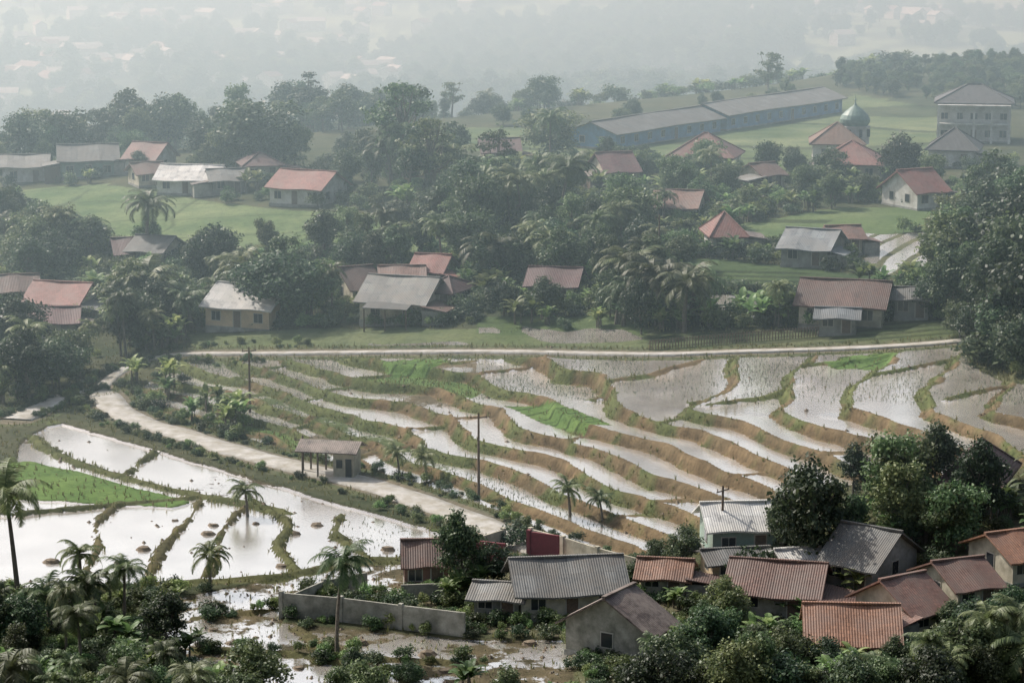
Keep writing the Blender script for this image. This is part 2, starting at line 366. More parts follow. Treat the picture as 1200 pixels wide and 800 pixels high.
a=i0&(cls==4); C[a]=lerp((.11,.17,.055),(.18,.25,.09),n2*.5+n3*.5)[a]; W[a]=0; PL[a]=.5; GR[a]=.3
for poly in ([(588,476),(640,471),(700,488),(716,497),(684,505),(630,492)],[(968,430),(985,420),(1052,411),(1050,420),(1030,431),(980,434)],[(448,428),(490,419),(530,421),(500,440),(460,440)]):
    m=inpoly(U+(n3-.5)*4,V+(n3-.5)*3,poly)&tm; C[m]=lerp((.12,.20,.06),(.18,.27,.09),n2*.5+n3*.5)[m]; W[m]=0; PL[m]=0; GR[m]=.15;CL[m]=0
    s_=((V+.35*U)/9)%1; C[m&(s_<.15)]*=.4
m=inpoly(U,V,[(1120,400),(1290,395),(1290,450),(1190,452),(1140,430)]); C[m]=lerp((.07,.09,.04),(.16,.16,.09),n2)[m]; W[m]=0; PL[m]=0; GR[m]=.6
# ponds, lower-left flat land
POND=[(45,505),(60,492),(110,505),(190,528),(300,560),(400,590),(520,622),(562,650),(530,662),(430,652),(330,672),(150,688),(15,692),(-60,690),(-60,600),(10,600),(25,520)]
pm=inpoly(U+(n2-.5)*8,V+(n2-.5)*4,POND)
W[pm]=(1.2-.9*sst(.74,.9,n2*.5+n1*.5))[pm]; Z[pm]=Z0[pm]-.30; GR[pm]=0; PL[pm]=0; CL[pm]=0.03
C[pm]=(.13,.10,.065)
m=pm&inpoly(U,V,[(40,500),(110,505),(330,560),(330,598),(215,572),(120,548),(45,530)]); W[m]=(.74+.9*(n1-.45)+.35*(n2-.5)+.2*(n3-.5))[m]
m=pm&inpoly(U,V,[(400,598),(440,604),(560,645),(530,662),(430,652),(360,664)]); W[m]=(.74+.6*(n2-.45))[m]; PL[m]=.15; C[m]=(.12,.12,.06)
m=inpoly(U+(n2-.5)*10,V+(n2-.5)*4,[(-40,545),(40,540),(90,550),(150,568),(222,585),(200,592),(100,586),(-40,582)]); C[m]=lerp((.12,.20,.055),(.17,.26,.08),n2*.5+n3*.5)[m]; W[m]=0; Z[m]=Z0[m]-.1; GR[m]=.2;CL[m]=0
MUD=[(205,700),(330,676),(430,656),(520,664),(470,690),(470,700),(335,694),(330,728),(545,748),(665,748),(690,830),(300,830),(230,780),(190,740)]
mm=inpoly(U,V,MUD); Z[mm]=Z0[mm]-.15+.25*(n3[mm]-.5)*(n2[mm]); W[mm]=(.58+.7*(n2-.5)+.5*(n3-.5)+.3*(n1-.5))[mm]; C[mm]=lerp((.10,.085,.05),(.2,.16,.10),n3)[mm]; PL[mm]=.12; CL[mm]=.5; GR[mm]=.1
def bundline(ph,w=.3,h=.25,grass=.5):
    pts=curve(ph,2.); D=pdist(pts,3)+(n3-.5)*.55+(n2-.5)*.5
    m=D<w*1.9; Z[m]=np.maximum(Z[m],(Z0-.3+ (h+.12)*np.exp(-(np.maximum(D,0)/w)**2))[m]); W[D<w*1.5]=0
    C[m]=(soil*(1-grass)+grs*grass)[m]*.8; GR[m]=.4*grass; CL[m]=.35; PL[m]=0
bundline([(140,588),(112,612),(116,640),(84,690)],.25); bundline([(238,578),(222,605),(190,640),(172,682)],.25); bundline([(290,590),(258,622),(256,645),(240,674)],.2)
bundline([(295,585),(338,612),(326,640),(350,668)],.35,.35,.8); bundline([(40,510),(62,528),(120,550),(210,574),(300,590),(335,598)],.6,.3,.9)
bundline([(-40,692),(100,690),(240,680),(330,674),(430,654),(535,662)],.7,.35,.8)
bundline([(25,600),(60,596),(136,590),(238,580)],.3,.25,.8); bundline([(230,722),(330,712)],.4); bundline([(350,735),(400,765),(560,775)],.4)
bundline([(230,760),(345,765),(480,795)],.4,.3,.7)
bundline([(400,600),(395,625),(440,655)],.35,.3,.8); bundline([(180,528),(150,552)],.3,.3,.8)
m=inpoly(U,V,[(470,690),(560,660),(640,660),(780,690),(960,650),(1240,600),(1240,840),(680,840),(665,748),(545,740),(480,712)])&~tm
C[m]=lerp((.12,.13,.06),(.26,.22,.16),n2*.5+n3*.5)[m]; W[m]=0; GR[m]=.25
DR=pdist(ROAD,7)
m=(DR<4.6+(n2-.5)*1.2)&pm; W[m]=0; C[m]=grs[m]; GR[m]=.7; Z[m]=Z0[m]-.05
for line,w in ((ROAD,2.1),(PATH,1.1)):
    D=DR if line is ROAD else pdist(line,7)
    kk=sst(w+2.6,w+.7,D); Z=Z*(1-kk)+(Z0)*kk
    m=D<w+1.3; C[m]=lerp((.09,.115,.05),(.17,.17,.10),n3)[m]; W[m]=0; PL[m]=0; GR[m]=.9; CL[m]=.05
    m=D<w+.2; GR[m]=0; C[m]=(.22,.19,.14); CL[m]=0
print('grid',X.shape,time.time()-T0)
ny,nx=X.shape
Vt=np.stack([X,Y,Z],-1).reshape(-1,3)
ii=(np.arange(ny-1)[:,None]*nx+np.arange(nx-1)[None,:]).ravel()
Q=np.stack([ii,ii+1,ii+nx+1,ii+nx],1)
me=fast_mesh('ground',Vt,Q,[M_ground],None,True)
ca=me.color_attributes.new('col','FLOAT_COLOR','POINT')
ca.data.foreach_set('color',np.concatenate([C,np.clip(W,0,1.2)[...,None]],-1).astype(np.float32).ravel())
obj('ground',me)
def near(x,y):
    i=np.clip(np.searchsorted(xs,x),1,nx-1); j=np.clip(np.searchsorted(ys,y),1,ny-1)
    i=np.where(np.abs(xs[i-1]-x)<np.abs(xs[i]-x),i-1,i); j=np.where(np.abs(ys[j-1]-y)<np.abs(ys[j]-y),j-1,j)
    return j,i
def Hf(x,y):
    j,i=near(np.array(x),np.array(y)); return float(Z[j,i])
def ribbon(name,line,w,th,mat):
    v=[];fq=[]
    L=np.array(line); tg=np.gradient(L,axis=0); tg/=np.linalg.norm(tg,axis=1)[:,None]+1e-9
    for n,(p,g) in enumerate(zip(L,tg)):
        nr=np.array([-g[1],g[0]]); z=float(Zs(*p))+th; ww=w*(1+.05*math.sin(n*.7)+.06*random.random())
        for s_,dz in ((-1.03,-.35),(-1,0),(-.4,.03),(.4,.03),(1,0),(1.03,-.35)):
            a=p+nr*s_*ww; v.append((a[0],a[1],z+dz))
    for n in range(len(L)-1):
        for c in range(5): b=n*6+c; fq.append((b,b+1,b+7,b+6))
    return obj(name,fast_mesh(name,v,fq,[mat],None,True))
ribbon('village_road',ROAD,1.6,.12,M_conc); ribbon('footpath',PATH,.75,.10,M_conc)
# ------------------------------------------------------------------ small scatter: blades, clods
def scatter_pts(x0,x1,y0,y1,sp,jit=.5):
    gx_,gy_=np.meshgrid(np.arange(x0,x1,sp),np.arange(y0,y1,sp)); p=np.stack([gx_.ravel(),gy_.ravel()],1)
    p+=(rng.random(p.shape)-.5)*sp*jit; return p
def keep_view(p,margin=40):
    z=Zs(p[:,0],p[:,1]); u,v=proj(p[:,0],p[:,1],z); return p[(u>-margin)&(u<1200+margin)&(v<860)]
def blades(name,p,h,w,nb,mat,hv=.4,spread=.5):
    j_,i_=near(p[:,0],p[:,1]); z=Z[j_,i_]; n=len(p)
    Vs=[]; hs_=.6+.8*rng.random(n)
    for b in range(nb):
        a=rng.random(n)*2*math.pi; hh=h*hs_*(1+hv*(rng.random(n)*2-1)); ww=w*(.7+.6*rng.random(n))
        ox=np.cos(a)*spread*h*rng.random(n); oy=np.sin(a)*spread*h*rng.random(n)
        px,py=-np.sin(a)*ww/2,np.cos(a)*ww/2
        bx,by=p[:,0]+ox*.3,p[:,1]+oy*.3
        v=np.stack([np.stack([bx-px,by-py,z-.05],1),np.stack([bx+px,by+py,z-.05],1),np.stack([bx+px*.5+ox,by+py*.5+oy,z+hh],1),np.stack([bx-px*.5+ox,by-py*.5+oy,z+hh*.95],1)],1)
        Vs.append(v.reshape(-1,3))
    Vv=np.concatenate(Vs); Qq=np.arange(len(Vv)).reshape(-1,4)
    return obj(name,fast_mesh(name,Vv,Qq,[mat]))
p=keep_view(scatter_pts(-60,75,172,330,.34,.85)); j_,i_=near(p[:,0],p[:,1]); r_=rng.random(len(p)); p1=p[r_<PL[j_,i_]*.9]
blades('rice_seedlings',p1,.11,.055,3,M_rice,.4,1.2)
p=keep_view(scatter_pts(-62,80,168,345,.33,1)); j_,i_=near(p[:,0],p[:,1]); r_=rng.random(len(p)); p2=p[r_<GR[j_,i_]*.5]
blades('bank_grass',p2,.24,.10,3,M_grass,.6,.8)
p=keep_view(scatter_pts(-60,75,172,330,.5,1)); j_,i_=near(p[:,0],p[:,1]); r_=rng.random(len(p)); p3=p[r_<CL[j_,i_]*.35]
n=len(p3); j_,i_=near(p3[:,0],p3[:,1]); z=Z[j_,i_]; sz=.06+.2*rng.random(n)**3
dirs=np.array([(1,0,0),(0,1,0),(-1,0,0),(0,-1,0),(0,0,.8),(0,0,-.5)],float)
vv=np.stack([p3[:,0],p3[:,1],z],1)[:,None,:]+dirs[None]*sz[:,None,None]*(.7+.6*rng.random((n,6,1)))
tri=np.array([(0,1,4),(1,2,4),(2,3,4),(3,0,4)]); Qt=(np.arange(n)[:,None,None]*6+tri[None]).reshape(-1,3)
obj('mud_clods',fast_mesh('mud_clods',vv.reshape(-1,3),Qt,[M_soil]))
rv=[];rf=[]
for (u_,v_) in [(205,606),(244,622),(250,612),(168,640),(345,622),(300,610),(372,612),(418,640),(590,740),(560,735),(250,735),(270,752),(300,745),(420,752),(380,745),(620,752),(300,765),(350,780),(430,770),(500,765),(520,785),(60,655),(140,655),(455,640),(488,648),(330,660)]:
    x,y=P(u_,v_); r=random.uniform(.25,.7); nb_=len(rv)
    ring=[(0,.0,1)]
    for lat,nn in ((.6,7),(.0,9)):
        for a in range(nn): th=a/nn*6.28; c_=math.cos(lat*1.4); ring.append((math.cos(th)*c_,math.sin(th)*c_,math.sin(lat*1.4)))
    for q_ in ring:
        k_=r*random.uniform(.8,1.15); rv.append((x+q_[0]*k_*1.2,y+q_[1]*k_,Hf(x,y)-.05+q_[2]*k_*.7))
    for a in range(7): rf.append((nb_,nb_+1+a,nb_+1+(a+1)%7))
    for a in range(9): rf.append((nb_+1+int(a*7/9)%7,nb_+8+a,nb_+8+(a+1)%9))
    for a in range(9):
        i1=int(a*7/9)%7; i2=int((a+1)*7/9)%7
        if i1!=i2: rf.append((nb_+1+i1,nb_+8+(a+1)%9,nb_+1+i2))
obj('field_boulders',fast_mesh('field_boulders',rv,rf,[M_soil]))
print('scatter',len(p1),len(p2),len(p3),time.time()-T0)
# ------------------------------------------------------------------ vegetation meshes
def tube(pts,rad,n=6):
    v=[];q=[];pts=[np.array(p_,float) for p_ in pts]
    for i,(p_,r) in enumerate(zip(pts,rad)):
        d=pts[min(i+1,len(pts)-1)]-pts[max(i-1,0)]; d/=np.linalg.norm(d)+1e-9
        a=np.cross(d,(0,1,.1) if abs(d[1])<.9 else (1,0,0)); a/=np.linalg.norm(a); b=np.cross(d,a)
        for k_ in range(n):
            t_=2*math.pi*k_/n; v.append(p_+r*(math.cos(t_)*a+math.sin(t_)*b))
    for i in range(len(pts)-1):
        for k_ in range(n): q.append((i*n+k_,i*n+(k_+1)%n,(i+1)*n+(k_+1)%n,(i+1)*n+k_))
    return np.array(v),np.array(q)
class VM:
    def __init__(s): s.V=[];s.Q=[];s.M=[];s.n=0
    def add(s,v,q,m):
        v=np.asarray(v,float);q=np.asarray(q); s.V.append(v); s.Q.append(q+s.n); s.M.append(np.full(len(q),m)); s.n+=len(v)
    def mesh(s,name,mats): return fast_mesh(name,np.concatenate(s.V),np.concatenate(s.Q),mats,np.concatenate(s.M))
def leafquads(pos,nrm,size):
    n=len(pos); r=rng.normal(size=(n,3)); a=np.cross(nrm,r); a/=np.linalg.norm(a,axis=1)[:,None]+1e-9; b=np.cross(nrm,a); b/=np.linalg.norm(b,axis=1)[:,None]+1e-9
    s_=size[:,None]
    v=np.stack([pos-a*s_*.5,pos+b*s_*.32,pos+a*s_*.55,pos-b*s_*.32],1).reshape(-1,3)
    return v,np.arange(4*n).reshape(-1,4)
def tree_mesh(name,H,R,nl,nleaf,leaf,mat,base=.35,flat=.8,lobe=.42,sparse=0):
    T=VM(); lean=rng.normal(size=2)*.04*H
    tp=[(0,0,-.5),(lean[0]*.3,lean[1]*.3,H*.25),(lean[0]*.7,lean[1]*.7,H*.5),(lean[0],lean[1],H*.78)]
    T.add(*tube(tp,[H*.022,H*.018,H*.012,H*.006]),1)
    cz=H*(base+1)/2; rz=H*(1-base)/2
    cs=[]
    for i in range(nl):
        d=rng.normal(size=3); d/=np.linalg.norm(d); rr=rng.random()**.4
        tz=max(-1,min(1,d[2]*rr)); prof=1-.25*max(0,tz)-.12*max(0,-tz)
        c=np.array([lean[0]+d[0]*R*.85*rr*prof,lean[1]+d[1]*R*.85*rr*prof,cz+d[2]*rz*.84*rr])
        r=R*lobe*(.5+.9*rng.random()); cs.append((c,r))
        s0=np.array(tp[1])+(np.array(tp[3])-np.array(tp[1]))*(.1+.8*max(0,min(1,(c[2]-H*base)/(H*(1-base)))))*.8
        mid=(s0+c)/2+rng.normal(size=3)*.06*R; mid[2]-=.05*H
        T.add(*tube([s0,mid,c],[H*.009,H*.006,H*.003],4),1)
    tot=sum(r*r for _,r in cs)
    for c,r in cs:
        n=int(nleaf*r*r/tot); d=rng.normal(size=(n,3)); d/=np.linalg.norm(d,axis=1)[:,None]
        fl=(d[:,2]<-.2)&(rng.random(n)<.6); d[fl,2]*=-1
        g=vnoise(d[:,0]*3+c[0]*5,d[:,1]*3+d[:,2]*2.3+c[1]*5,1,3); kp=g>.28+sparse; d=d[kp]; n=len(d)
        rad=r*(.4+.95*rng.random(n)**.9)*(1+.7*(g[kp]-.5))
        pos=c+d*rad[:,None]*np.array([1,1,flat]); nr=d+rng.normal(size=(n,3))*.75; nr[:,2]+=.25
        nr/=np.linalg.norm(nr,axis=1)[:,None]
        T.add(*leafquads(pos,nr,leaf*(.5+1.1*rng.random(n))),0)
    return T.mesh(name,[mat,M_bark])
TREES=[tree_mesh('broadleaf_a',9,3.7,32,9000,.31,M_leaf,.10,.8,.29),tree_mesh('broadleaf_b',10,3.5,30,9000,.32,M_dark,.08,.85,.29),
 tree_mesh('broadleaf_c',8,4.0,32,8500,.32,M_dark,.12,.75,.28),tree_mesh('broadleaf_d',11,3.3,34,9000,.33,M_leaf,.10,.9,.29),
 tree_mesh('broadleaf_e',9,3.2,28,6500,.31,M_leaf,.16,.75,.27,.06),tree_mesh('bamboo_like',10,2.7,30,7500,.30,M_palm,.04,1.25,.26,.03)]
SPARSE=[tree_mesh('sparse_a',14,4.2,20,4200,.36,M_leaf,.35,.6,.24,.14),tree_mesh('sparse_b',12,3.6,16,3800,.34,M_dark,.3,.7,.26,.12)]
BUSH=[tree_mesh('shrub_a',2.2,1.4,12,1500,.22,M_leaf,.05,.9,.4),tree_mesh('shrub_b',1.7,1.5,12,1400,.22,M_dark,.02,.85,.4),tree_mesh('shrub_c',2.4,1.2,12,1300,.22,M_ban,.05,.9,.4)]
def palm_mesh(name,H,nf,Lf,droop):
    T=VM(); lx,ly=rng.normal(size=2)*.06*H
    pts=[(lx*(s_**2),ly*(s_**2),H*s_-.4*(1-s_)) for s_ in np.linspace(0,1,8)]
    T.add(*tube(pts,[.2*(1-.45*s_)+(.08 if s_==0 else 0) for s_ in np.linspace(0,1,8)],7),1)
    top=np.array(pts[-1])
    for i in range(nf):
        az=2*math.pi*i/nf*2.4+rng.random()*.5; el=math.radians(75-95*(i/nf)+rng.normal()*8); L_=Lf*(.8+.3*rng.random())
        h=np.array([math.cos(az),math.sin(az),0]); side=np.array([-h[1],h[0],0])
        p_=top.copy(); ang=el; path=[p_.copy()]
        ns=14
        for s_ in range(ns):
            p_=p_+(h*math.cos(ang)+np.array([0,0,1])*math.sin(ang))*L_/ns; ang-=droop*(.5+s_/ns)/ns*2; path.append(p_.copy())
        path=np.array(path); T.add(*tube(path[::2],[.04,.035,.03,.025,.02,.015,.01,.006][:len(path[::2])],3),0)
        v=[]
        for s_ in np.linspace(1.5,ns-.2,34):
            a_=int(s_); fr_=s_-a_; b_=path[a_]*(1-fr_)+path[min(a_+1,ns)]*fr_; tg=path[min(a_+1,ns)]-path[a_]; tg/=np.linalg.norm(tg)
            ll=L_*.25*math.sin(math.pi*min(.97,(s_/ns)*.8+.14))*(.85+.3*rng.random())
            for sg in (-1,1):
                dr=side*sg*.8+tg*.5-np.array([0,0,.2+.45*rng.random()]); dr/=np.linalg.norm(dr); w=tg*.05
                v+=[b_-w,b_+w,b_+w*.6+dr*ll*.6,b_+dr*ll]
        T.add(v,np.arange(len(v)).reshape(-1,4),0)
    for i in range(6):
        a_=i*1.05; c=top+np.array([.3*math.cos(a_),.3*math.sin(a_),-.25]); T.add(*tube([c-(0,0,.14),c,c+(0,0,.14)],[.03,.14,.03],5),0)
    return T.mesh(name,[M_palm,M_bark])
PALMS=[palm_mesh('palm_a',8,28,3.6,1.1),palm_mesh('palm_b',6.5,26,3.4,1.2),palm_mesh('palm_c',3.,18,2.6,1.1)]
def banana_mesh(name,H,nl):
    T=VM()
    for st_ in range(3):
        bx,by=rng.normal(size=2)*.7*(st_>0); h0=H*(.55 if st_==0 else .4)*(.9+.2*rng.random())
        T.add(*tube([(bx,by,-.3),(bx,by,h0*.6),(bx,by,h0)],[.15,.11,.06]),1)
        for i in range(nl):
            az=i*2.4+rng.random(); el=math.radians(82-55*i/nl+rng.normal()*6); L_=H*.55*(.8+.35*rng.random()); w=.28+.12*rng.random()
            h=np.array([math.cos(az),math.sin(az),0]); side=np.array([-h[1],h[0],0]); p_=np.array([bx,by,h0]); ang=el; rows=[]
            ns=9
            for s_ in range(ns+1):
                ww=w*math.sin(math.pi*min(1,(.08+.9*s_/ns)))**.6*(.75+.5*rng.random())
                up=np.array([0,0,1])*ww*.35
                rows.append((p_-side*ww+up*.2,p_-up*.5,p_+side*ww+up*.2)); p_=p_+(h*math.cos(ang)+np.array([0,0,1])*math.sin(ang))*L_/ns; ang-=1.6*(.3+s_/ns)/ns*1.3
            v=np.array(rows).reshape(-1,3); q_=[]
            for s_ in range(ns): b=s_*3; q_+=[(b,b+1,b+4,b+3),(b+1,b+2,b+5,b+4)]
            T.add(v,q_,0)
    return T.mesh(name,[M_ban,M_bark])
BAN=[banana_mesh('banana_a',3.8,8),banana_mesh('banana_b',3.2,7),banana_mesh('banana_c',4.4,9)]
print('veg meshes',time.time()-T0)
# ------------------------------------------------------------------ buildings
HB=[]
def windows(fr,gl,w,d,h,floors,nwin,door=True):
    for fl in range(floors):
        z0=fl*2.9+.95; z1=min(z0+1.05,h-.25)
        for i in range(nwin):
            if door and fl==0 and i==nwin//2: continue
            cx=-w/2+w*(i+.5)/nwin; ww=min(.55,w/nwin*.3)
            for sy in (-1,1):
                y=sy*d/2
                fr.box(cx-ww-.08,cx+ww+.08,min(y,y+sy*.05),max(y,y+sy*.05),z0-.08,z1+.08)
                for a_,b_ in ((cx-ww,cx-.03),(cx+.03,cx+ww)): gl.box(a_,b_,min(y+sy*.052,y+sy*.07),max(y+sy*.052,y+sy*.07),z0,z1)
        for sx in (-1,1):
            x=sx*w/2
            for cy in ((-d*.22,d*.22) if d>7 else (0,)):
                fr.box(min(x,x+sx*.05),max(x,x+sx*.05),cy-.55,cy+.55,z0-.08,z1+.08)
                gl.box(min(x+sx*.052,x+sx*.07),max(x+sx*.052,x+sx*.07),cy-.46,cy+.46,z0,z1)
def house(name,u,v,wpx,d,h,rot,roof,wall,kind='gable',pitch=.42,over=.6,floors=1,nwin=None,world=None,wm=None,porch=False):
    if world: x,y=world
    else: x,y=P(u,v)
    s=scale_at(x,y); w=wm if wm else wpx/s
    r=math.radians(rot)
    ext=(abs(w*math.sin(r))+abs(d*math.cos(r)))/2
    if not world: y+=ext
    if not wm and rot: w=max(3.5,(w-d*abs(math.sin(r)))/max(.5,abs(math.cos(r))))
    zb=min(Hf(x+a_,y+b_) for a_ in(-w*.4,0,w*.4) for b_ in(-d*.4,d*.4)); zt=max(Hf(x+a_,y+b_) for a_ in(-w*.4,0,w*.4) for b_ in(-d*.4,d*.4)); z=zb*.7+zt*.3
    root=bpy.data.objects.new(name,None); COL.objects.link(root); root.location=(x,y,z); root.rotation_euler=(0,0,r); root.empty_display_size=.5
    nwin=nwin or max(2,int(w/2.6)); rh=pitch*d/2
    b=MB(); b.box(-w/2,w/2,-d/2,d/2,-2.5,h)
    if kind=='gable':
        for sx in (-1,1):
            x0=sx*w/2; x1=sx*(w/2-.15)
            b.add([(x0,-d/2,h+.001),(x0,d/2,h+.001),(x0,0,h+rh),(x1,-d/2,h+.001),(x1,d/2,h+.001),(x1,0,h+rh)],[(0,1,2),(5,4,3),(0,3,4,1),(1,4,5,2),(2,5,3,0)])
    obj('walls',b.mesh('walls',[wall]),root)
    b=MB(); b.box(-w/2-.08,w/2+.08,-d/2-.08,d/2+.08,-2.6,.25); obj('plinth',b.mesh('plinth',[M_grey]),root)
    rb=MB(); o_=over; th=.14
    if kind=='gable':
        ze=h-pitch*o_+.12; zr=h+rh+.12
        nseg=6
        for sy in (-1,1):
            ye=sy*(d/2+o_)
            for i in range(nseg):
                xa=-w/2-o_+(w+2*o_)*i/nseg; xb=-w/2-o_+(w+2*o_)*(i+1)/nseg
                da=.08*math.sin(i*1.3+w); db=.08*math.sin((i+1)*1.3+w)
                pts=[(xa,ye,ze+da),(xb,ye,ze+db),(xb,0,zr+db),(xa,0,zr+da)]
                if sy>0: pts=pts[::-1]
                rb.slab(pts,th)
        rb.box(-w/2-o_,w/2+o_,-.16,.16,zr-.06,zr+.1,1)
    else:
        ze=h-pitch*o_+.12; rl=max(0,(w-d)/2); zr=h+rh+.1; a_,c_=w/2+o_,d/2+o_
        rb.slab([(-a_,-c_,ze),(a_,-c_,ze),(rl+.01,0,zr),(-rl-.01,0,zr)],th); rb.slab([(a_,c_,ze),(-a_,c_,ze),(-rl-.01,0,zr),(rl+.01,0,zr)],th)
        rb.slab([(a_,-c_,ze),(a_,c_,ze),(rl+.01,0,zr)],th); rb.slab([(-a_,c_,ze),(-a_,-c_,ze),(-rl-.01,0,zr)],th)
        if rl>0: rb.box(-rl,rl,-.15,.15,zr-.05,zr+.09,1)
        for sx in(-1,1):
            for sy in(-1,1):
                p0=np.array((sx*a_,sy*c_,ze+.05)); p1=np.array((sx*rl,0,zr+.05)); v_,q_=tube([p0,p1],[.1,.1],5); rb.add(v_,[tuple(k_) for k_ in q_],1)
    obj('roof',rb.mesh('roof',[roof,roof]),root)
    fr=MB(); gl=MB(); windows(fr,gl,w,d,h,floors,nwin)
    cx=w*(.5*(nwin%2==0))/nwin
    fr.box(cx-.55,cx+.55,-d/2-.05,-d/2,.25,min(2.25,h-.1)); dr=MB(); dr.box(cx-.45,cx+.45,-d/2-.075,-d/2-.052,.26,min(2.15,h-.2))
    obj('window_frames',fr.mesh('window_frames',[M_frame]),root); obj('window_panes',gl.mesh('window_panes',[M_glass]),root); obj('door',dr.mesh('door',[M_wood]),root)
    if porch:
        pb=MB(); pb.slab([(-w*.35,-d/2-2.2,2.05),(w*.35,-d/2-2.2,2.05),(w*.35,-d/2-.06,2.5),(-w*.35,-d/2-.06,2.5)],.1,1)
        for xx in (-w*.33,0,w*.33): pb.box(xx-.07,xx+.07,-d/2-2.1,-d/2-1.96,-.8,2.02)
        obj('porch',pb.mesh('porch',[M_wood,roof]),root)
    if name in ('village_house','farmhouse','rust_roof_house','tile_roof_house') and random.random()<.65:
        sx=random.choice((-1,1)); w2=random.uniform(1.8,3.2); dy0=-d*.5+random.uniform(-1.2,.6); dy1=dy0+d*random.uniform(.5,.7); hh=h*.72
        lb=MB(); xa,xb=w/2+.12,w/2+w2
        X0,X1=(xa,xb) if sx>0 else (-xb,-xa)
        lb.box(X0,X1,dy0,dy1,-2.4,hh); obj('lean_to_walls',lb.mesh('lean_to_walls',[random.choice((M_grey,M_wallc,M_wood))]),root)
        lb=MB(); e=.35
        pts=[(sx*(xa-.05),dy0-e,hh+.55),(sx*(xb+e),dy0-e,hh+.05),(sx*(xb+e),dy1+e,hh+.05),(sx*(xa-.05),dy1+e,hh+.55)]
        lb.slab(pts if sx>0 else pts[::-1],.09); obj('lean_to_roof',lb.mesh('lean_to_roof',[random.choice((R_grey,R_brown,roof,R_rust))]),root)
    uc,vb=proj(x,y-ext,z); _,vt=proj(x,y,z+h+rh); hw=(w*abs(math.cos(r))+d*abs(math.sin(r)))/2*s
    HB.append((float(uc)-hw,float(uc)+hw,float(vt),float(vb),x,y,max(w,d)/2))
    return root
house('farmhouse',25,216,58,7,2.8,8,R_grey,M_white); house('farmhouse',98,210,74,8,3,10,R_grey,M_green,pitch=.5)
house('farmhouse',172,206,56,7,2.6,-22,R_red,M_white,pitch=.6); house('farmhouse',168,221,48,6,2.2,24,R_rust,M_cream); house('farmhouse',222,230,80,7,2.4,-12,R_light,M_white,pitch=.5); house('farmhouse',262,229,50,6,2.2,15,R_grey,M_grey)
house('farmhouse',302,214,54,7,2.6,14,R_mar,M_cream,'hip'); house('farmhouse',358,245,90,8,2.7,-26,R_red,M_white,pitch=.5)
house('village_house',585,198,46,8,2.6,5,R_mar,M_cream); house('village_house',720,222,56,8,2.6,18,R_mar,M_cream,pitch=.55)
house('village_house',830,205,88,9,2.8,-14,R_red,M_white,'hip',.65); house('village_house',798,264,66,8,2.3,-14,R_rust,M_cream); house('village_house',851,300,42,7,2.6,5,R_red,M_white,'hip',.65)
house('village_house',958,316,80,7,2.3,-24,R_blue,M_grey,pitch=.5); house('village_house',1003,214,84,9,2.8,-12,R_red,M_cream,'hip',.6); house('village_house',1078,248,70,8,2.6,28,R_red,M_white,'gable',.6); house('village_house',990,300,28,5,2.2,10,R_rust,M_cream)
house('village_house',1125,198,70,9,3,-14,R_slate,M_white,'hip',.6); house('village_house',895,224,38,6,2.3,30,R_rust,M_cream)
vh=house('two_storey_house',1148,168,96,10,6.8,-10,R_slate,M_white,'hip',.5,floors=2,nwin=5)
b=MB(); w=12
b.box(-w/2,w/2,-6.9,-5.03,3.1,3.3)
for i in range(5): xx=-w/2+.2+(w-.4)*i/4; b.box(xx-.18,xx+.18,-6.85,-6.5,-1.5,3.1); b.box(xx-.14,xx+.14,-6.8,-6.5,3.3,6.2)
b.box(-w/2,w/2,-6.88,-6.8,3.95,4.05); b.box(-w/2,w/2,-6.95,-5.03,6.2,6.38)
obj('balcony_and_columns',b.mesh('balcony_and_columns',[M_white]),vh)
house('village_house',68,380,82,7,2.4,-16,R_red,M_cream,pitch=.55); house('village_house',14,364,56,7,2.3,14,R_rust,M_cream); house('village_house',148,318,50,7,2.2,14,R_mar,M_cream); house('village_house',178,316,60,7,2.2,-18,R_grey,M_cream); house('village_house',60,400,56,6,2.2,6,R_mar,M_cream)
house('white_roof_house',291,392,108,8,2.7,-22,R_light,M_tan,pitch=.5)
house('village_house',414,362,44,7,2.3,26,R_rust,M_cream,pitch=.55); house('village_house',472,384,104,9,2.5,-18,R_grey,M_cream,pitch=.5,porch=True); house('village_house',507,342,50,7,2.3,-14,R_red,M_cream); house('village_house',525,368,44,6,2.4,-25,R_mar,M_cream,'hip'); house('village_house',470,352,50,6,2.3,4,R_rust,M_cream); house('village_house',652,358,66,7,2.2,-10,R_mar,M_cream)
house('long_tile_house',998,388,118,8,2.5,-16,R_rust,M_cream,pitch=.5); house('tin_annex',985,394,50,4,1.9,-10,R_blue,M_grey,pitch=.3); house('tin_annex',1072,376,46,5,2.3,-8,R_grey,M_grey,pitch=.3)
house('small_brick_house',498,692,54,4,2.2,3,R_rust,M_brick,pitch=.75,over=.3)
house('grey_roof_house',664,729,134,6.5,2.3,8,R_grey,M_cream,pitch=.55); house('tin_shed',588,728,46,4,1.8,-12,R_grey,M_grey,pitch=.3)
house('brown_roof_house',728,787,100,7,2.6,58,R_brown,M_wallc,pitch=.6)
house('light_roof_house',868,660,84,6,2.8,6,R_light,M_green,pitch=.45); house('tan_shed',864,688,78,4,1.9,10,R_grey,M_tan,pitch=.25)
house('tile_roof_house',918,732,122,6.5,2.1,-14,R_rust,M_wallc,pitch=.5); house('green_grey_roof_house',1030,706,118,7,2.2,-38,R_grey,M_grey,pitch=.6); house('small_white_roof_shed',942,688,38,3.5,2.,14,R_light,M_cream,pitch=.3)
house('rust_roof_house',1066,756,84,6.5,2.1,34,R_rust,M_cream,pitch=.55); house('orange_roof_house',1003,785,104,6,2.1,-4,R_orange,M_cream,pitch=.6); house('village_house',782,702,34,4,1.8,-10,R_orange,M_cream)
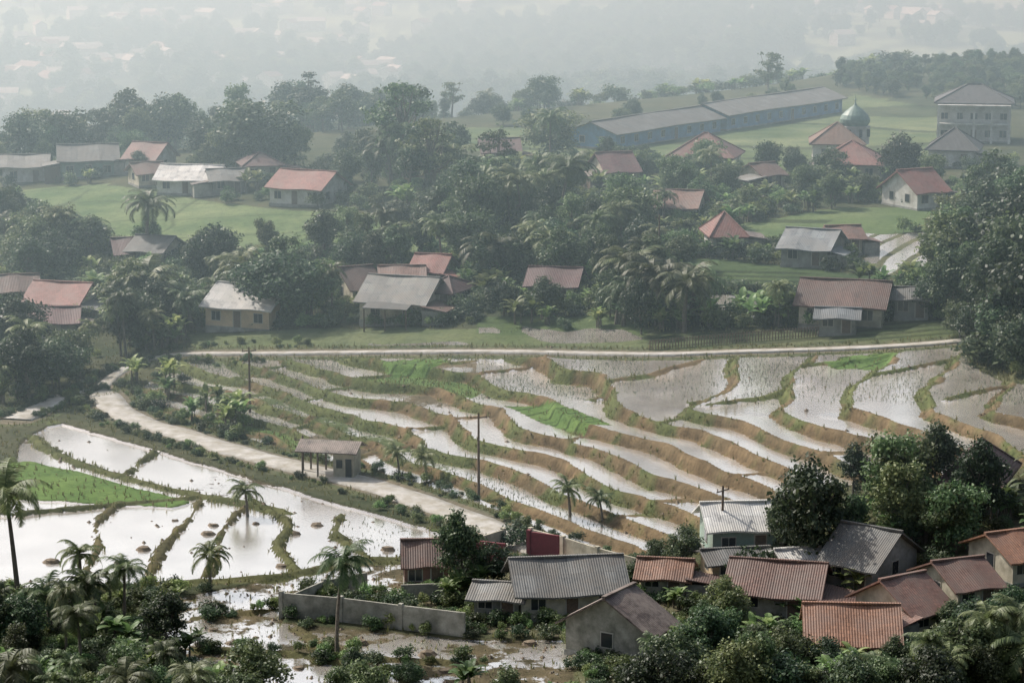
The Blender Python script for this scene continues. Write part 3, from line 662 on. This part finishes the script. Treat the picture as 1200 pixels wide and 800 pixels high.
house('maroon_roof_house',1160,606,96,8,2.6,-20,R_mar,M_cream,'hip',.65); house('orange_roof_house',1192,690,52,6,2.2,24,R_orange,M_cream); house('village_house',1130,724,62,6,2.1,22,R_rust,M_cream)
def barn(pa,pb_,d,h,roof,wall,name):
    a_=np.array(P(*pa)); c_=np.array(P(*pb_)); L_=np.linalg.norm(c_-a_); ang=math.degrees(math.atan2(c_[1]-a_[1],c_[0]-a_[0])); ct=(a_+c_)/2
    return house(name,0,0,0,d,h,ang,roof,wall,'gable',.35,.8,1,int(L_/4),tuple(ct),L_)
barn((694,174),(818,153),9,2.8,R_grey,M_blue,'long_poultry_barn'); barn((826,152),(962,130),9,3.0,R_grey,M_blue,'long_poultry_barn')
ms=house('mosque',985,190,64,9,3.0,-6,R_orange,M_white,'hip',.6)
b=MB()
b.rev([(2.3,3),(2.3,5.6),(2.5,5.65),(2.5,5.85),(2.0,5.9)],8)
b.rev([(2.0,5.9),(2.35,6.4),(2.4,6.95),(2.1,7.6),(1.5,8.2),(.8,8.75),(.28,9.1),(.1,9.5),(.05,10.2),(0.01,10.9)],20,0,0,1)
b.rev([(.01,9.8),(.24,10.0),(.01,10.2)],10,0,0,1)
for i in range(8):
    a_=math.pi/8+i*math.pi/4; b.box(2.35*math.cos(a_)-.22,2.35*math.cos(a_)+.22,2.35*math.sin(a_)-.22,2.35*math.sin(a_)+.22,4.2,5.4,2)
o=obj('dome',b.mesh('dome',[M_white,M_dome,M_glass]),ms); o.location=(2.8,2,-.8)
x,y=P(388,556); z=Hf(x,y)
sh=bpy.data.objects.new('roadside_shelter',None); COL.objects.link(sh); sh.location=(x,y,z); sh.rotation_euler=(0,0,math.radians(-12))
b=MB()
for xx in (-2.4,-.9): 
    for yy in (-1.4,1.4): b.box(xx-.07,xx+.07,yy-.07,yy+.07,-.8,2.7)
b.box(-2.5,.6,-1.5,1.5,2.62,2.74); obj('posts',b.mesh('posts',[M_wood]),sh)
b=MB(); b.box(.6,2.6,-1.3,1.3,-.8,2.35); obj('booth',b.mesh('booth',[M_cream]),sh)
b=MB(); b.box(.9,1.5,-1.34,-1.3,1.0,1.8); b.box(1.8,2.4,-1.34,-1.3,.1,1.9); obj('booth_openings',b.mesh('booth_openings',[M_glass]),sh)
b=MB(); b.slab([(-3,-2,2.6),(3.1,-2,2.6),(3.1,0,3.4),(-3,0,3.4)],.1); b.slab([(3.1,2,2.6),(-3,2,2.6),(-3,0,3.4),(3.1,0,3.4)],.1); obj('roof',b.mesh('roof',[R_brown]),sh)
HB.append((340,430,500,552,x,y,3))
def wallrun(name,ph,h,th,mat,cap=True):
    pts=[P(*p_) for p_ in ph]; b=MB()
    for (ax,ay),(bx,by) in zip(pts[:-1],pts[1:]):
        L_=math.hypot(bx-ax,by-ay); n=max(1,int(L_/3)); dx,dy=(bx-ax)/L_,(by-ay)/L_; nx_,ny_=-dy,dx
        for i in range(n):
            p0=(ax+(bx-ax)*i/n,ay+(by-ay)*i/n); p1=(ax+(bx-ax)*(i+1)/n,ay+(by-ay)*(i+1)/n); z0=float(Zs(*p0)); z1=float(Zs(*p1))
            zt=max(z0,z1)+h; zb=min(z0,z1)-1
            def blk(p0,p1,t_,zb,zt):
                v_=[(p0[0]-nx_*t_,p0[1]-ny_*t_),(p1[0]-nx_*t_,p1[1]-ny_*t_),(p1[0]+nx_*t_,p1[1]+ny_*t_),(p0[0]+nx_*t_,p0[1]+ny_*t_)]
                b.add([(a_,c_,zb) for a_,c_ in v_]+[(a_,c_,zt) for a_,c_ in v_],[(0,3,2,1),(4,5,6,7),(0,1,5,4),(1,2,6,5),(2,3,7,6),(3,0,4,7)])
            blk(p0,p1,th/2,zb,zt)
            if cap: blk((p0[0]-dx*.16,p0[1]-dy*.16),(p0[0]+dx*.16,p0[1]+dy*.16),th/2+.09,zb-.01,zt+.14)
    return obj(name,b.mesh(name,[mat]))
wallrun('compound_wall',[(330,722),(400,728),(470,737),(545,746)],1.9,.18,M_wallc)
wallrun('compound_wall',[(332,721),(380,700),(430,690)],1.4,.16,M_wallc)
wallrun('cream_boundary_wall',[(622,645),(660,655),(700,668),(745,680)],1.9,.18,M_cream)
wallrun('cream_boundary_wall',[(590,640),(560,650),(520,664)],1.5,.16,M_cream)
wallrun('maroon_gate_wall',[(620,655),(655,660)],2.4,.2,M_maroon); wallrun('maroon_gate_wall',[(556,660),(592,664)],2.0,.2,M_maroon)
wallrun('garden_wall',[(560,690),(520,700),(470,702)],1.2,.18,M_wallc)
b=MB()
p0=P(762,412);p1=P(960,396)
for i in range(60):
    t_=i/59; xx=p0[0]+(p1[0]-p0[0])*t_; yy=p0[1]+(p1[1]-p0[1])*t_+.6; zz=float(Zs(xx,yy)); b.box(xx-.05,xx+.05,yy-.05,yy+.05,zz-.3,zz+1.1)
    if i: b.add([(px_,py_,pz_+.9),(xx,yy,zz+.9),(xx,yy,zz+.98),(px_,py_,pz_+.98)],[(0,1,2,3)])
    px_,py_,pz_=xx,yy,zz
obj('bamboo_fence',b.mesh('bamboo_fence',[M_wood]))
def pole(u,v,h):
    x,y=P(u,v); z=Hf(x,y); T=VM(); T.add(*tube([(0,0,-.8),(0,0,h)],[.15,.09],8),0)
    T.add(*tube([(-.8,0,h-.4),(.8,0,h-.4)],[.06,.06],4),0)
    for a_ in (-.7,0,.7): T.add(*tube([(a_,0,h-.35),(a_,0,h-.1)],[.05,.03],5),0)
    return obj('utility_pole',T.mesh('utility_pole',[M_wood]),None,(x,y,z),(0,0,random.random()))
for a_ in ((561,582,8),(293,482,7),(846,652,6),(772,330,8),(486,215,9),(355,552,3.5)): pole(*a_)
print('houses',time.time()-T0)
# ------------------------------------------------------------------ place plants
NAMES={'t':'broadleaf_tree','s':'tall_sparse_tree','p':'coconut_palm','b':'banana_plant','h':'shrub'}
SETS={'t':TREES,'s':SPARSE,'p':PALMS,'b':BAN,'h':BUSH}
BH={'t':9.5,'s':13,'p':9,'b':4.2,'h':2}
def plant(kind,x,y,h,idx=None,wide=1):
    if kind=='b': h=min(h,4.6)
    st_=SETS[kind]; i=random.randrange(len(st_)) if idx is None else idx
    me_=st_[i]; H_=max(v_.co.z for v_ in me_.vertices) if 'H' not in me_ else me_['H']; me_['H']=H_
    s_=h/H_; o=obj(NAMES[kind],me_,None,(x,y,Hf(x,y)-.1),(random.gauss(0,.03),random.gauss(0,.03),random.random()*6.28),(s_*wide*random.uniform(.92,1.08),s_*wide*random.uniform(.92,1.08),s_)); return o
for u,v,hp,kd,ix,wd in [(172,303,80,'p',1,1.25),(395,768,140,'p',0,1.0),(22,705,160,'p',0,1.1),(668,606,50,'p',2,1),(706,606,40,'p',2,1),(290,600,46,'p',2,1),(500,560,40,'p',2,1),(468,556,38,'p',2,.9),(246,690,60,'p',2,.9),(655,275,100,'p',0,1.2),(612,285,90,'p',0,1.2),(575,270,70,'p',1,1.1),(262,492,34,'p',2,1),(95,690,60,'p',2,1),
 (955,668,140,'t',2,.95),(918,655,80,'t',1,.8),(1000,655,80,'t',1,.8),(1092,600,110,'t',1,.9),(1068,640,70,'t',2,1),(1120,650,90,'t',0,1),(1060,218,64,'t',2,1.2),
 (1158,405,130,'t',1,1.0),(1198,415,140,'t',2,1.),(1118,378,90,'t',1,1.1),(1185,345,130,'t',2,1.1),(1140,350,110,'t',3,1.1),(1160,310,100,'t',1,1.1),(1200,300,110,'t',3,1.1),(1135,290,75,'t',2,1),(1180,270,80,'t',1,1.1),(1110,320,60,'t',2,1.1),(1215,370,130,'t',0,1.1),
 (1148,412,70,'t',2,1.2),(1180,425,90,'t',1,1.2),(1205,440,80,'t',2,1.2),(1125,395,44,'t',0,1.3),(1170,425,40,'h',1,1.5),(1145,420,26,'h',0,1.5),(1095,372,60,'t',2,1),
 (545,695,105,'t',1,.85),(570,690,60,'t',2,1),(890,690,55,'h',1,.8),(797,668,58,'t',2,1),(770,664,36,'t',0,1),(752,392,68,'t',1,.95),(715,372,60,'t',2,1),(330,378,90,'t',2,1.35),(300,372,70,'t',1,1.2),(365,372,70,'t',0,1.1),(415,325,56,'t',2,1.2),(445,330,60,'t',1,1.),(512,280,66,'t',1,1.3),(545,285,60,'t',0,1.2),(470,268,36,'t',2,1.4),
 (300,200,85,'t',0,1.5),(345,200,60,'t',3,1.2),(235,190,56,'t',1,1.3),(485,210,110,'s',0,1),(645,190,62,'t',0,1.5),(665,240,60,'t',1,1.2),(900,118,56,'s',0,1.2),(20,275,54,'t',2,1),(105,310,60,'t',1,1.2),(60,330,64,'t',2,1.2),(30,345,70,'t',1,1.2),(35,470,90,'t',1,1.2),(70,455,60,'t',2,1.2),(5,430,90,'t',2,1.2),(935,210,36,'t',2,1),(605,640,30,'h',1,1),(620,700,34,'h',0,1.2),
 (160,205,30,'t',1,1.5),(700,290,60,'t',1,1.2),(655,320,66,'t',2,1.3),(600,330,60,'t',0,1.3),(640,370,50,'t',1,1.2),(590,370,44,'t',2,1.3),
 (830,800,95,'t',1,1.1),(880,790,65,'t',2,1.1),(930,800,60,'t',0,1.1),(790,815,80,'t',2,1.1),(1000,812,50,'t',1,1.2),(1110,800,75,'t',2,1.2),(1170,790,85,'t',1,1.1),(1140,760,50,'t',0,1),(1060,805,45,'t',2,1.3),(1100,695,50,'t',1,1.1),(1040,815,50,'t',0,1.1),(965,770,26,'t',2,1.1),(1180,740,60,'t',2,1.1),(850,725,30,'t',1,1.2),(740,690,34,'t',0,1.2),
 (960,800,60,'t',2,1.1),(1052,790,50,'t',1,1.1),(985,745,34,'t',2,1.1),(1118,745,46,'t',1,1.1),(870,745,34,'t',0,1.2)]:
    x,y=P(u,v); s=scale_at(x,y); plant(kd,x,y,hp/s/ .98,ix,wd)
ROADW=np.array(ROAD+PATH)
def wd_ok(x,y,hgt,wid):
    z=float(Zs(x,y)); s=scale_at(x,y); u,v=proj(x,y,z); u=float(u);v=float(v)
    u0,u1=u-wid*s/2,u+wid*s/2; vt=v-hgt*s
    for (a,b_,c,d_,hx,hy,hr_) in HB:
        if abs(x-hx)<hr_*.9+wid*.25 and abs(y-hy)<hr_*.75+wid*.2: return False
        if y<hy and u1>a+3 and u0<b_-3 and vt<c+(d_-c)*.45 and v>c:
            if random.random()<.9: return False
    j,i=near(np.array(x),np.array(y))
    if W[j,i]>.4: return False
    if GR[j,i]>.85 and hgt>2.5: return False
    if GR[j,i]==0 and v<420 and random.random()<.85: return False
    if np.min(np.hypot(ROADW[:,0]-x,ROADW[:,1]-y))<wid*.3+1.6: return False
    return True
def scat(poly,n,mix,hr=(.7,1.25)):
    us=[p_[0] for p_ in poly]; vs=[p_[1] for p_ in poly]; c=0; tries=0
    while c<n and tries<n*14:
        tries+=1; u=random.uniform(min(us),max(us)); v=random.uniform(min(vs),max(vs))
        if not inpoly(np.array([u]),np.array([v]),poly)[0]: continue
        x,y=P(u,v); kd=random.choice(mix); h=BH[kd]*random.uniform(*hr)
        wid={'t':.8,'s':.6,'p':.6,'b':.9,'h':1.2}[kd]*h
        if not wd_ok(x,y,h,wid): continue
        plant(kd,x,y,h,None,random.uniform(.85,1.25)); c+=1
scat([(450,205),(700,185),(760,225),(700,260),(560,292),(470,262)],70,'ttsppbbbh')
scat([(390,292),(540,308),(700,255),(900,240),(880,300),(860,330),(720,384),(560,384),(540,330),(400,330)],170,'tttbbbbbbpph',(.5,.9))
scat([(0,285),(240,300),(240,330),(200,380),(150,420),(60,485),(0,495)],105,'tttbbbpph',(.5,1.0))
scat([(200,305),(400,310),(400,350),(380,395),(230,400),(190,410),(150,425),(200,340)],54,'tbbbph',(.5,.9))
scat([(0,188),(470,188),(480,235),(380,235),(300,232),(100,222),(0,215)],44,'tttbph',(.45,.9))
scat([(690,195),(900,200),(1100,205),(1080,245),(900,262),(760,250)],85,'tttbbbph',(.4,.8))
scat([(1080,255),(1200,240),(1200,395),(1150,385),(1100,350)],44,'tttb',(.7,1.1))
scat([(770,355),(935,352),(935,384),(790,390),(600,384)],50,'bbbhp',(.5,.9))
scat([(1000,335),(1090,328),(1090,350),(1040,345)],8,'bh',(.5,.8))
scat([(1120,400),(1230,400),(1240,450),(1190,450)],16,'thhb',(.5,.8))
scat([(760,690),(1230,690),(1260,850),(740,850)],100,'tttbbhp',(.35,.75))
scat([(1030,590),(1240,560),(1240,690),(1040,670)],40,'tthb',(.6,1.0))
scat([(-20,705),(200,700),(290,790),(330,880),(-30,880)],62,'ttbbbbhpp',(.35,.7))
scat([(300,790),(700,795),(720,880),(300,880)],26,'tbbh',(.35,.6))
scat([(150,440),(230,440),(300,510),(270,518),(160,482)],22,'bhhb',(.5,.9))
scat([(900,610),(1010,575),(1040,600),(1000,640),(900,650)],14,'hhbt',(.4,.7))
scat([(480,690),(600,668),(640,690),(560,712),(490,708)],10,'hhb',(.5,.9))
scat([(985,90),(1100,78),(1210,72),(1210,128),(1110,128),(1000,108),(975,102)],200,'t',(.3,.5))
scat([(560,140),(680,150),(900,116),(980,108),(960,118),(820,136),(690,160),(600,160)],30,'tbhh',(.3,.5))
for i in range(150):
    x=random.uniform(-115,8); yd=510+.9*x; y=yd+random.uniform(-18,70); plant('t' if random.random()<.8 else random.choice('sp'),x,y,random.uniform(6,12)*(1 if x<-25 else .65),None,random.uniform(1,1.4))
for i in range(90):
    x=random.uniform(0,90); yd=510+.9*x; y=yd+random.uniform(-10,40)
    plant(random.choice('hhb'),x,y,random.uniform(2.,4.),None,1.4)
print('plants',len(bpy.data.objects),time.time()-T0)
def mass(name,pts,mesh,hfac):
    V_=[];Q_=[]
    for n,(x,y,z,s_) in enumerate(pts):
        a_=random.random()*6.28; h=s_/math.sqrt(2)
        for k_ in range(4): V_.append((x+h*math.cos(a_+k_*math.pi/2),y+h*math.sin(a_+k_*math.pi/2),z))
        Q_.append((4*n,4*n+1,4*n+2,4*n+3))
    me_=fast_mesh(name,V_,Q_,[]); o=obj(name,me_); o.instance_type='FACES'; o.use_instance_faces_scale=True; o.show_instancer_for_render=False; o.show_instancer_for_viewport=False
    c=obj('plant_instance',mesh,o); return o
for kd,me_ in enumerate((TREES[0],TREES[1],TREES[3])):
    pts=[]
    while len(pts)<1700:
        y=random.uniform(850,2300); x=random.uniform(-.26,.26)*y
        if vnoise(x,y,110,20)*.6+vnoise(x,y,38,21)*.4<.49 and random.random()<.96: continue
        pts.append((x,y,float(Zs(x,y))-.5,random.uniform(.9,1.9)))
    mass('distant_forest',pts,me_,1)
for kd,me_ in enumerate(BUSH):
    pts=[]
    for (px,py) in ROAD+PATH[:30]:
        for sd in (-1,1):
            if random.random()<.38:
                d=random.uniform(2.4,4.4)*sd; x=px+d*.75+random.uniform(-.4,.4); y=py+d*.6; pts.append((x,y,Hf(x,y)-.1,random.uniform(.12,.5)))
    for _ in range(1600):
        u=random.uniform(0,1200); v=random.choice([random.uniform(190,385),random.uniform(255,385),random.uniform(690,820)])
        x,y=P(u,v); j,i=near(np.array(x),np.array(y))
        if GR[j,i]<.2 or W[j,i]>.2: continue
        pts.append((x,y,Hf(x,y)-.1,random.uniform(.4,1.1)*(1 if y>250 else .6)))
    mass('undergrowth_shrubs',pts,me_,1)
b=MB()
for i in range(240):
    if i<130: cx,cy=random.gauss(-200,80),random.gauss(1450,160)
    elif i<170: cx,cy=random.gauss(230,70),random.gauss(1650,90)
    else: cx,cy=random.uniform(-380,380),random.uniform(1050,2000)
    z=float(Zs(cx,cy))+3; w,d,h=random.uniform(4,9),random.uniform(3,5),3.2; r=random.random()*3; 
    def R(p_): return (cx+p_[0]*math.cos(r)-p_[1]*math.sin(r),cy+p_[0]*math.sin(r)+p_[1]*math.cos(r),z+p_[2])
    m_=random.choice((1,1,2)); 
    b.add([R(p_) for p_ in ((-w,-d,-6),(w,-d,-6),(w,d,-6),(-w,d,-6),(-w,-d,h),(w,-d,h),(w,d,h),(-w,d,h),(-w,0,h+2.2),(w,0,h+2.2))],[(0,1,5,4),(1,2,6,5),(2,3,7,6),(3,0,4,7),(5,6,9),(7,4,8)],0)
    b.add([R(p_) for p_ in ((-w-.5,-d-.5,h-.1),(w+.5,-d-.5,h-.1),(w+.5,0,h+2.4),(-w-.5,0,h+2.4),(-w-.5,d+.5,h-.1),(w+.5,d+.5,h-.1))],[(0,1,2,3),(5,4,3,2)],m_)
obj('distant_village',b.mesh('distant_village',[M_white,R_light,R_red]))
# ------------------------------------------------------------------ haze (real air volume)
def hazebox(name,x0,x1,y0,y1,z0,z1,dens,an):
    m,nt,N,L=newmat(name); o=N.new('ShaderNodeOutputMaterial'); s_=N.new('ShaderNodeVolumeScatter'); s_.inputs['Density'].default_value=dens; s_.inputs['Color'].default_value=(.66,.88,.96,1); s_.inputs['Anisotropy'].default_value=an
    L.new(s_.outputs[0],o.inputs['Volume']); b=MB(); b.box(x0,x1,y0,y1,z0,z1); obj(name,b.mesh(name,[m]))
hazebox('morning_haze',-6000,6000,195,8900,-120,72,.00142,.4)
# ------------------------------------------------------------------ light
EL=math.radians(44); AZ=math.radians(-50)
w=bpy.data.worlds.new('World'); S.world=w; w.use_nodes=True; N=w.node_tree.nodes; L=w.node_tree.links
bg=N['Background']; sk=N.new('ShaderNodeTexSky'); sk.sky_type='NISHITA'; sk.sun_disc=False; sk.sun_elevation=EL; sk.sun_rotation=AZ; sk.air_density=1.; sk.dust_density=4; sk.ozone_density=1
hs=N.new('ShaderNodeHueSaturation'); hs.inputs['Saturation'].default_value=.7; L.new(sk.outputs[0],hs.inputs['Color']); L.new(hs.outputs[0],bg.inputs['Color']); bg.inputs['Strength'].default_value=.15
sl_=bpy.data.lights.new('sun','SUN'); sl_.energy=5.0; sl_.angle=math.radians(1.0); sl_.color=(1,.96,.88); so=obj('sun',sl_)
d=Vector((math.sin(AZ)*math.cos(EL),math.cos(AZ)*math.cos(EL),math.sin(EL))); so.rotation_euler=d.to_track_quat('Z','Y').to_euler()
print('done',time.time()-T0)
